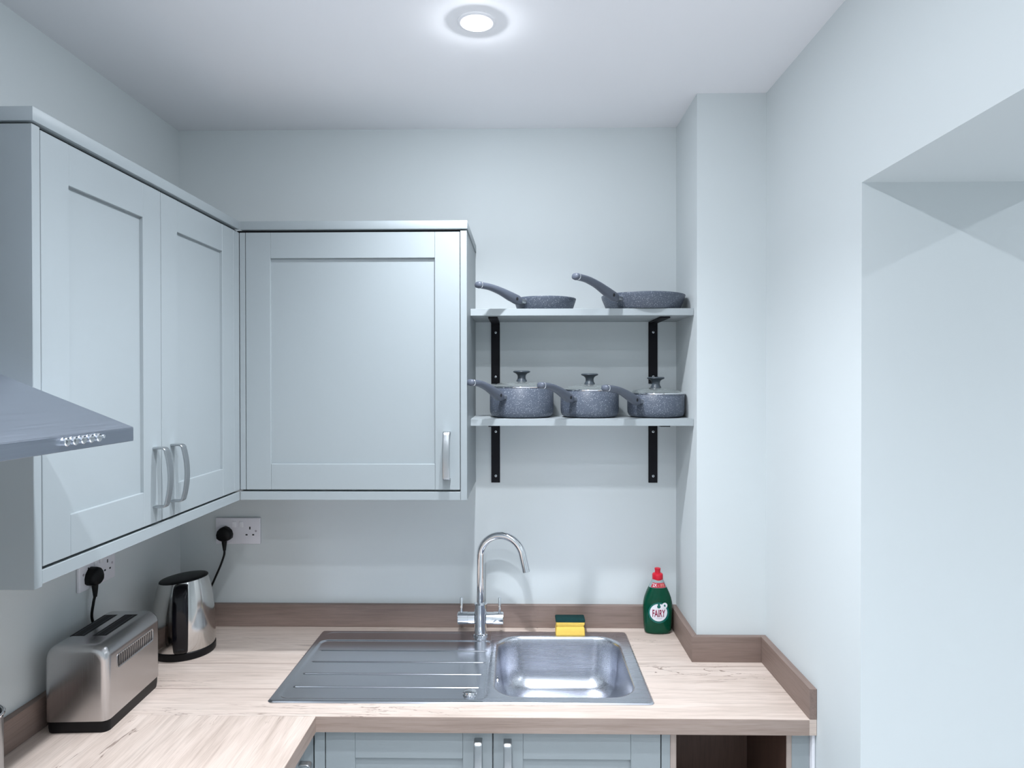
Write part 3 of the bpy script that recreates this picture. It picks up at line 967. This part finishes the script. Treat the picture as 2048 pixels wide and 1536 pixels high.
# handle: black strip bowing out from the top to the foot of the body, on the side facing the room
HA = math.atan2(CAM.y - KY, CAM.x - KX) - math.radians(5.5)
ho = Vector((math.cos(HA), math.sin(HA), 0)); hs_ = Vector((-ho.y, ho.x, 0))
hz = [(0.064, 0.2120), (0.080, 0.2105), (0.0905, 0.200), (0.0985, 0.178), (0.1035, 0.150), (0.1050, 0.115), (0.1040, 0.08), (0.1000, 0.05), (0.0945, 0.034), (0.0840, 0.030)]
pts = bez([Vector((KX, KY, z0)) + ho * r + Vector((0, 0, h)) for r, h in hz], 6)
bm = bmesh.new()
add_sweep(bm, pts, lerp_list([0.018, 0.019, 0.020, 0.0208, 0.0212, 0.0212, 0.0208, 0.0200, 0.0190, 0.018], len(pts)), lerp_list([0.006, 0.007, 0.008, 0.008, 0.008, 0.008, 0.008, 0.008, 0.008, 0.007], len(pts)), side=hs_, seg=24, power=3.0)
h = finish('handle', bm, 'bgloss', root, True, 60)
bm = bmesh.new()
c = Vector((KX, KY, z0)) + ho * 0.1035 + Vector((0, 0, 0.040))
add_sweep(bm, [c - hs_ * 0.009, c + hs_ * 0.009], 0.004, 0.004, side=(0, 0, 1), seg=14)
finish('switch', bm, 'bplastic', h, True)
bm = bmesh.new()
add_rings(bm, [[Vector((KX, KY, z0)) - ho * r + hs_ * s + Vector((0, 0, zz_)) for r, s, zz_ in ((0.060, -0.022, 0.208), (0.060, 0.022, 0.208), (0.078, 0.014, 0.165), (0.078, -0.014, 0.165))],
               [Vector((KX, KY, z0)) - ho * r + hs_ * s + Vector((0, 0, zz_)) for r, s, zz_ in ((0.094, -0.008, 0.209), (0.094, 0.008, 0.209), (0.084, 0.006, 0.175), (0.084, -0.006, 0.175))]])
finish('spout', bm, 'kettle', root, True, 50)

# ------------------------------------------------------------------ toaster
root = thing('toaster', (-1.03, -0.565, WT), 'brushed steel two-slot toaster with side vents on the left worktop', 'toaster')
TA = math.radians(3.0)
TW, TL = 0.1440, 0.2500
tn = Vector((-0.9500, -0.6870, 0))                 # near right corner
ey = Vector((-math.sin(TA), math.cos(TA), 0)); ex = Vector((math.cos(TA), math.sin(TA), 0))
tc = tn + ey * TL / 2 - ex * TW / 2
def TP(u, v, z): return tc + ex * u + ey * v + Vector((0, 0, WT + 0.0005 + z))
bm = bmesh.new()
rings = []
for s, z in ((0.965, 0.0), (0.975, 0.004), (0.985, 0.012), (0.99, 0.0275)):
    rings.append([TP(x * s, y * s, z) for x, y in rrect(0, 0, TW / 2 * 0.99, TL / 2 * 0.99, 0.016, 6)])
add_rings(bm, rings)
finish('base', bm, 'bplastic', root, True, 50)
# body shell: sections of the rounded front outline swept along the length, ends rounded
bm = bmesh.new()
def section(v, k):
    """outline of the toaster across its width at length v, shrunk by k at the ends"""
    hw = TW / 2 - k; top = 0.2010 - k; r = 0.030
    pts = [(-hw, 0.0280)]
    for i in range(13):
        a = math.radians(180 - 90 * i / 12)
        pts.append((-hw + r + r * math.cos(a), top - r + r * math.sin(a)))
    for i in range(13):
        a = math.radians(90 - 90 * i / 12)
        pts.append((hw - r + r * math.cos(a), top - r + r * math.sin(a)))
    pts.append((hw, 0.0280))
    return [TP(u, v, z) for u, z in pts]
secs = []
RE = 0.016
for i in range(7):
    a = math.radians(90 * i / 6)
    secs.append(section(-TL / 2 + RE - RE * math.cos(a), RE - RE * math.sin(a)))
for i in range(7):
    a = math.radians(90 - 90 * i / 6)
    secs.append(section(TL / 2 - RE + RE * math.cos(a), RE - RE * math.sin(a)))
add_rings(bm, secs)
shell = finish('body', bm, 'toaster', root, True, 50)
for u0, u1 in ((-0.0500, -0.0165), (0.0025, 0.0345)):
    bm = bmesh.new()
    def obx(bm, u0, u1, v0, v1, z0_, z1_):
        add_rings(bm, [[TP(u0, v0, z0_), TP(u1, v0, z0_), TP(u1, v1, z0_), TP(u0, v1, z0_)], [TP(u0, v0, z1_), TP(u1, v0, z1_), TP(u1, v1, z1_), TP(u0, v1, z1_)]])
    obx(bm, u0, u1, -0.061, 0.083, 0.190, 0.2012)
    sl = finish('bread_slot', bm, 'dark', root)
    for uu in (u0 + 0.007, u1 - 0.008):
        bm = bmesh.new()
        obx(bm, uu, uu + 0.001, -0.055, 0.078, 0.2010, 0.2016)
        finish('guide_wire', bm, 'knob', sl)
# vent plate with its slots on the side facing the room
bm = bmesh.new()
zc_, hzv, hv = 0.1480, 0.0170, 0.0860
add_rings(bm, [[TP(TW / 2 + d, y * s1, zc_ + z * s2) for y, z in rrect(0, 0, hv, hzv, 0.008, 5)] for d, s1, s2 in ((-0.001, 1.0, 1.0), (0.0008, 1.0, 1.0), (0.0012, 0.985, 0.93), (0.0002, 0.965, 0.85))])
vp = finish('vent_plate', bm, 'toaster', root, True, 40)
for k in range(18):
    v = -0.0765 + k * 0.153 / 17
    bm = bmesh.new()
    add_rings(bm, [[TP(TW / 2 + 0.0001, v - 0.0021, zc_ - 0.0120), TP(TW / 2 + 0.0006, v - 0.0021, zc_ - 0.0120), TP(TW / 2 + 0.0006, v + 0.0021, zc_ - 0.0120), TP(TW / 2 + 0.0001, v + 0.0021, zc_ - 0.0120)],
                   [TP(TW / 2 + 0.0001, v - 0.0021, zc_ + 0.0125), TP(TW / 2 + 0.0006, v - 0.0021, zc_ + 0.0125), TP(TW / 2 + 0.0006, v + 0.0021, zc_ + 0.0125), TP(TW / 2 + 0.0001, v + 0.0021, zc_ + 0.0125)]])
    finish('vent_slot', bm, 'dark', vp)
# lever and dial on the far end
bm = bmesh.new()
obx(bm, -0.018, 0.018, TL / 2 - 0.002, TL / 2 + 0.016, 0.125, 0.137)
finish('lever', bm, 'bplastic', root)

# ------------------------------------------------------------------ canister cut by the frame's left edge
CX, CY = -1.0480, -0.950
root = thing('utensil_canister', (CX, CY, WT), 'open steel canister at the left edge in front of the toaster', 'canister')
lathe('body', [(0.046, 0.0005), (0.050, 0.003), (0.050, 0.162), (0.0515, 0.165), (0.0515, 0.169), (0.0495, 0.1705), (0.0475, 0.169), (0.0475, 0.02), (0.01, 0.016)], (CX, CY, WT), 'nickel', root, 56)
lathe('rim', [(0.0520, 0.165), (0.0532, 0.167), (0.0532, 0.1700), (0.0520, 0.1716), (0.0500, 0.1716), (0.0500, 0.1706), (0.0514, 0.1704), (0.0519, 0.169)], (CX, CY, WT), 'chrome', root, 56, cap0=False, cap1=False)

# ------------------------------------------------------------------ sockets, plugs and flexes
def socket(plane, u0, u1, z0, z1, label):
    """double UK socket; plane 'Y' on the back wall (u = x), plane 'X' on the left wall (u = y)"""
    w0 = ((u0 + u1) / 2, 0, z0) if plane == 'Y' else (XL, (u0 + u1) / 2, z0)
    t = thing('double_socket', w0, label, 'socket', 'double sockets')
    def bx(name, a0, a1, c0, c1, d0, d1, mat, par, bev=0.0, seg=2):
        if plane == 'Y':
            return box(name, a0, a1, -d1, -d0, c0, c1, mat, par, bev, seg)
        return box(name, XL + d0, XL + d1, a0, a1, c0, c1, mat, par, bev, seg)
    bx('face_plate', u0, u1, z0, z1, 0.0004, 0.0095, 'white', t, 0.0025, 3)
    uc = (u0 + u1) / 2
    for g, s in ((-1, -1), (1, 1)):
        cu = uc + s * 0.040
        sw = bx('switch', uc + s * 0.0115 - 0.0065, uc + s * 0.0115 + 0.0065, z1 - 0.031, z1 - 0.012, 0.0090, 0.0125, 'switch', t, 0.001, 2)
        for nm, a, c, ha, hc in (('earth_hole', cu, z0 + 0.0525, 0.0022, 0.0045), ('pin_hole', cu - 0.0110, z0 + 0.0305, 0.0034, 0.0022), ('pin_hole', cu + 0.0110, z0 + 0.0305, 0.0034, 0.0022)):
            bx(nm, a - ha, a + ha, c - hc, c + hc, 0.0085, 0.0098, 'dark', t)
    for s in (-1, 1):
        if plane == 'Y':
            lathe('screw', [(0.0032, -0.0094), (0.0032, -0.0104), (0.0005, -0.0108)], (uc + s * 0.060, 0, z0 + 0.043), 'lgrey', t, 14, 'Y')
        else:
            lathe('screw', [(0.0032, 0.0094), (0.0032, 0.0104), (0.0005, 0.0108)], (XL, uc + s * 0.060, z0 + 0.043), 'lgrey', t, 14, 'X')
    return t
socket('Y', -1.0115, -0.8640, 1.1740, 1.2600, 'white double wall socket on the back wall above the kettle')
socket('X', -0.5210, -0.3720, 1.1725, 1.2585, 'white double wall socket on the left wall above the toaster')

def plug(plane, u, z, path, label, cordlabel):
    t = thing('mains_plug', (u, 0, z) if plane == 'Y' else (XL, u, z), label, 'plug', 'black mains plugs')
    def P(a, c, d):
        return Vector((u + a, -d, z + c)) if plane == 'Y' else Vector((XL + d, u + a, z + c))
    out = [(0.0, 0.0255), (0.0125, 0.0205), (0.0215, 0.0110), (0.0250, -0.0010), (0.0235, -0.0135), (0.0155, -0.0195), (0.0075, -0.0225)]
    poly = out + [(-a, c) for a, c in reversed(out[1:])]
    bm = bmesh.new()
    rings = []
    for d, s in ((0.0098, 0.99), (0.014, 1.0), (0.026, 0.99), (0.0305, 0.93), (0.033, 0.80)):
        rings.append([P(a * s, c * s, d) for a, c in poly])
    add_rings(bm, rings)
    b_ = finish('plug_body', bm, 'bplastic', t, True, 50)
    bm = bmesh.new()
    add_sweep(bm, [P(0, -0.018, 0.021), P(0, -0.030, 0.0212), P(0.0003, -0.042, 0.0212), P(0.0005, -0.053, 0.0210)], [0.0092, 0.0078, 0.0062, 0.0046], [0.0080, 0.0070, 0.0058, 0.0044], side=(1, 0, 0) if plane == 'Y' else (0, 1, 0), seg=16)
    finish('strain_relief', bm, 'rubber', b_, True)
    pp = bez([P(0.0005, -0.050, 0.0210)] + [Vector(q) for q in path], 10)
    bm = bmesh.new()
    add_sweep(bm, pp, 0.0034, 0.0034, seg=10)
    c = finish('flex', bm, 'rubber', t, True)
    return t
plug('Y', -0.9775, 1.2085, [(-0.9780, -0.022, 1.140), (-0.9900, -0.023, 1.105), (-1.0080, -0.026, 1.062), (-1.0300, -0.030, 1.010), (-1.0420, -0.034, 0.960), (-1.0440, -0.045, 0.925), (-1.0400, -0.075, 0.9100), (-1.0250, -0.110, 0.9095), (-1.0180, -0.1268, 0.9100)],
     'black mains plug and flex of the kettle in the back wall socket', 'black flex')
plug('X', -0.4780, 1.2040, [(XL + 0.018, -0.4800, 1.135), (XL + 0.012, -0.4770, 1.095), (XL + 0.012, -0.4550, 1.050), (XL + 0.014, -0.4250, 1.005), (XL + 0.024, -0.4080, 0.960), (XL + 0.034, -0.4000, 0.922), (XL + 0.050, -0.4020, 0.9100), (-1.058, -0.4150, 0.9180), (-1.050, -0.4330, 0.9300)],
     'black mains plug and flex of the toaster in the left wall socket', 'black flex')

# ------------------------------------------------------------------ shelves and brackets
for z, lb in ((SH1, 'upper pale sage wall shelf carrying the two frying pans'), (SH2, 'lower pale sage wall shelf carrying the three saucepans')):
    tag(box('wall_shelf', XCR + 0.0006, XB - 0.0006, SHY, -0.0006, z - SHT, z, 'shelf', None, 0.0006, 1), lb, 'shelf', 'pan shelves')
def bracket(x0, x1, zt_, label, dzs):
    xm = (x0 + x1) / 2
    t = thing('shelf_bracket', (xm, 0, zt_ - 0.201), label, 'bracket', 'black shelf brackets')
    box('wall_plate', x0, x1, -0.0050, -0.0006, zt_ - 0.2010, zt_ - 0.0004, 'black', t, 0.0006, 1)
    box('arm', x0, x1, -0.1950, -0.0052, zt_ - 0.0050, zt_ - 0.0004, 'black', t, 0.0006, 1)
    for dz in dzs:
        s = lathe('screw', [(0.0042, -0.0049), (0.0042, -0.0062), (0.0030, -0.0074), (0.0004, -0.0078)], (xm + 0.0005, 0, zt_ - dz), 'screw', t, 16, 'Y')
        box('screw_slot', xm - 0.0012, xm + 0.0022, -0.0082, -0.0070, zt_ - dz - 0.0012, zt_ - dz + 0.0012, 'dark', s)
for z, nm in ((SH1, 'upper'), (SH2, 'lower')):
    bracket(-0.1028, -0.0745, z - SHT, 'black steel bracket under the %s shelf beside the wall cabinet' % nm, (0.034, 0.179))
    bracket(0.4108, 0.4398, z - SHT, 'black steel bracket under the %s shelf beside the column' % nm, (0.034, 0.179))

# ------------------------------------------------------------------ pans
def pan_handle(parent, cx, cy, r, zb, az, length, rise, z_at, w=0.0125, flip=0.0):
    """curved soft-touch handle leaving the pan at radius r; az = heading"""
    o = Vector((math.cos(az), math.sin(az), 0)); s = Vector((-o.y, o.x, 0))
    def P(d, z): return Vector((cx, cy, zb)) + o * (r + d) + Vector((0, 0, z))
    L = length
    lug = bmesh.new()
    add_sweep(lug, [P(-0.004, z_at), P(0.012, z_at + 0.001), P(0.024, z_at + 0.005)], [0.013, 0.0115, 0.010], [0.0075, 0.0070, 0.006], side=s, seg=16, power=3)
    lg = finish('handle_lug', lug, 'nickel', parent, True, 50)
    ctrl = [P(0.010, z_at - 0.001), P(0.024, z_at + 0.004), P(L * 0.30, z_at + rise * 0.36), P(L * 0.52, z_at + rise * 0.70), P(L * 0.75, z_at + rise * 0.93), P(L * 0.97, z_at + rise * 1.0)]
    pts = bez(ctrl, 8)
    n_ = len(pts)
    bm = bmesh.new()
    add_sweep(bm, pts, lerp_list([w * 0.90, w * 1.05, w * 1.08, w * 0.98, w * 0.92, w * 0.95], n_), lerp_list([0.0100, 0.0140, 0.0130, 0.0102, 0.0090, 0.0090], n_), side=s, seg=20, power=2.6)
    h = finish('handle', bm, 'panhandle', parent, True, 50)
    # metal hanging loop at the tip
    tip = pts[-1]; td = (pts[-1] - pts[-3]).normalized()
    bm = bmesh.new()
    add_sweep(bm, [tip - td * 0.0005, tip + td * 0.003, tip + td * 0.0095, tip + td * 0.0125], [w * 0.98, w * 1.0, w * 0.93, w * 0.70], [0.0092, 0.0094, 0.0086, 0.0060], side=s, seg=20, power=2.6)
    finish('end_cap', bm, 'panhandle', h, True, 50)
    bm = bmesh.new()
    add_sweep(bm, [tip - td * 0.0012, tip - td * 0.0004, tip + td * 0.0008, tip + td * 0.0016], [w * 0.96, w * 1.05, w * 1.05, w * 0.98], [0.0090, 0.0099, 0.0099, 0.0092], side=s, seg=20, power=2.6)
    finish('end_ring', bm, 'chrome', h, True, 50)
    bm = bmesh.new()
    q = P(L * 0.20, z_at + rise * 0.14)
    f = -s if s.y > 0 else s
    add_sweep(bm, [q + f * (w * 0.6), q + f * (w * 1.02 + 0.0012)], 0.0050, 0.0042, side=(0, 0, 1), seg=14)
    finish('rivet_recess', bm, 'dark', h, True)
    return h

def frying_pan(cx, cy, zb, rt_, rb, h, az, L, rise, label):
    t = thing('frying_pan', (cx, cy, zb), label, 'frying pan', 'frying pans')
    lathe('pan', [(rb - 0.010, 0.0), (rb - 0.002, 0.0008), (rb + 0.003, 0.004), (rt_ - 0.002, h * 0.80), (rt_, h - 0.001), (rt_ - 0.0005, h), (rt_ - 0.003, h), (rt_ - 0.005, h * 0.78), (rb, 0.0065), (rb - 0.010, 0.0045), (0.004, 0.0045)],
          (cx, cy, zb), 'pan', t, 72, angle=50)
    pan_handle(t, cx, cy, rt_, zb, az, L, rise, h * 0.62)
    return t
Zs1, Zs2 = SH1 + 0.0006, SH2 + 0.0006
frying_pan(0.0690, -0.125, Zs1, 0.0960, 0.0820, 0.0385, math.radians(180 + 44), 0.172, 0.034, 'small speckled grey frying pan on the upper shelf beside the wall cabinet')
frying_pan(0.3700, -0.1300, Zs1, 0.1270, 0.1080, 0.0465, math.radians(180 + 46), 0.196, 0.044, 'large speckled grey frying pan on the upper shelf against the column')

def saucepan(cx, cy, zb, r, h, az, L, rise, label):
    t = thing('saucepan', (cx, cy, zb), label, 'saucepan', 'lidded saucepans')
    lathe('pot', [(r - 0.022, 0.0), (r - 0.012, 0.001), (r - 0.005, 0.005), (r - 0.001, 0.014), (r, 0.024), (r, h - 0.001), (r - 0.0008, h), (r - 0.0032, h), (r - 0.0038, h - 0.002), (r - 0.0038, 0.02), (r - 0.012, 0.006), (0.004, 0.005)],
          (cx, cy, zb), 'pan', t, 72, angle=50)
    pan_handle(t, cx, cy, r, zb, az, L, rise, h * 0.70)
    rl = r - 0.0005
    dome = [(rl - 0.003, 0.0022), (rl - 0.012, 0.0065), (rl * 0.78, 0.0115), (rl * 0.55, 0.0155), (rl * 0.30, 0.0180), (0.004, 0.0188)]
    dome += [(0.004, 0.0163), (rl * 0.30, 0.0155), (rl * 0.55, 0.0130), (rl * 0.78, 0.0090), (rl - 0.012, 0.0040), (rl - 0.004, 0.0002)]
    bm = bmesh.new()
    rings = [[Vector((cx + rr_ * math.cos(2 * math.pi * k / 64), cy + rr_ * math.sin(2 * math.pi * k / 64), zb + h + 0.0012 + hh)) for k in range(64)] for rr_, hh in dome]
    vr = add_rings(bm, rings, False, False)
    for i in range(64):
        bm.faces.new((vr[-1][i], vr[-1][(i + 1) % 64], vr[0][(i + 1) % 64], vr[0][i]))
    lid = finish('lid', bm, 'glass', t, True, 60)
    lathe('lid_rim', [(rl - 0.0045, 0.0008), (rl + 0.0010, 0.0006), (rl + 0.0018, 0.0020), (rl + 0.0012, 0.0044), (rl - 0.0020, 0.0052), (rl - 0.0050, 0.0044), (rl - 0.0040, 0.0030)], (cx, cy, zb + h), 'chrome', lid, 72, cap0=False, cap1=False)
    zk = zb + h + 0.0012 + 0.0185
    lathe('knob', [(0.0165, 0), (0.0160, 0.003), (0.0130, 0.008), (0.0122, 0.014), (0.0135, 0.020), (0.0180, 0.0245), (0.0250, 0.0275), (0.0268, 0.0295), (0.0262, 0.0315), (0.0230, 0.0330), (0.010, 0.0335), (0.001, 0.0335)], (cx, cy, zk), 'knob', lid, 40)
    return t
saucepan(-0.0030, -0.1220, Zs2, 0.0985, 0.0900, math.radians(180 + 57), 0.160, 0.044, 'tallest lidded grey saucepan on the lower shelf beside the wall cabinet')
saucepan(0.2070, -0.1220, Zs2, 0.0895, 0.0810, math.radians(180 + 52), 0.162, 0.042, 'middle lidded grey saucepan of the three on the lower shelf')
saucepan(0.4110, -0.1220, Zs2, 0.0870, 0.0700, math.radians(180 + 47), 0.175, 0.042, 'lowest lidded grey saucepan on the lower shelf against the column')
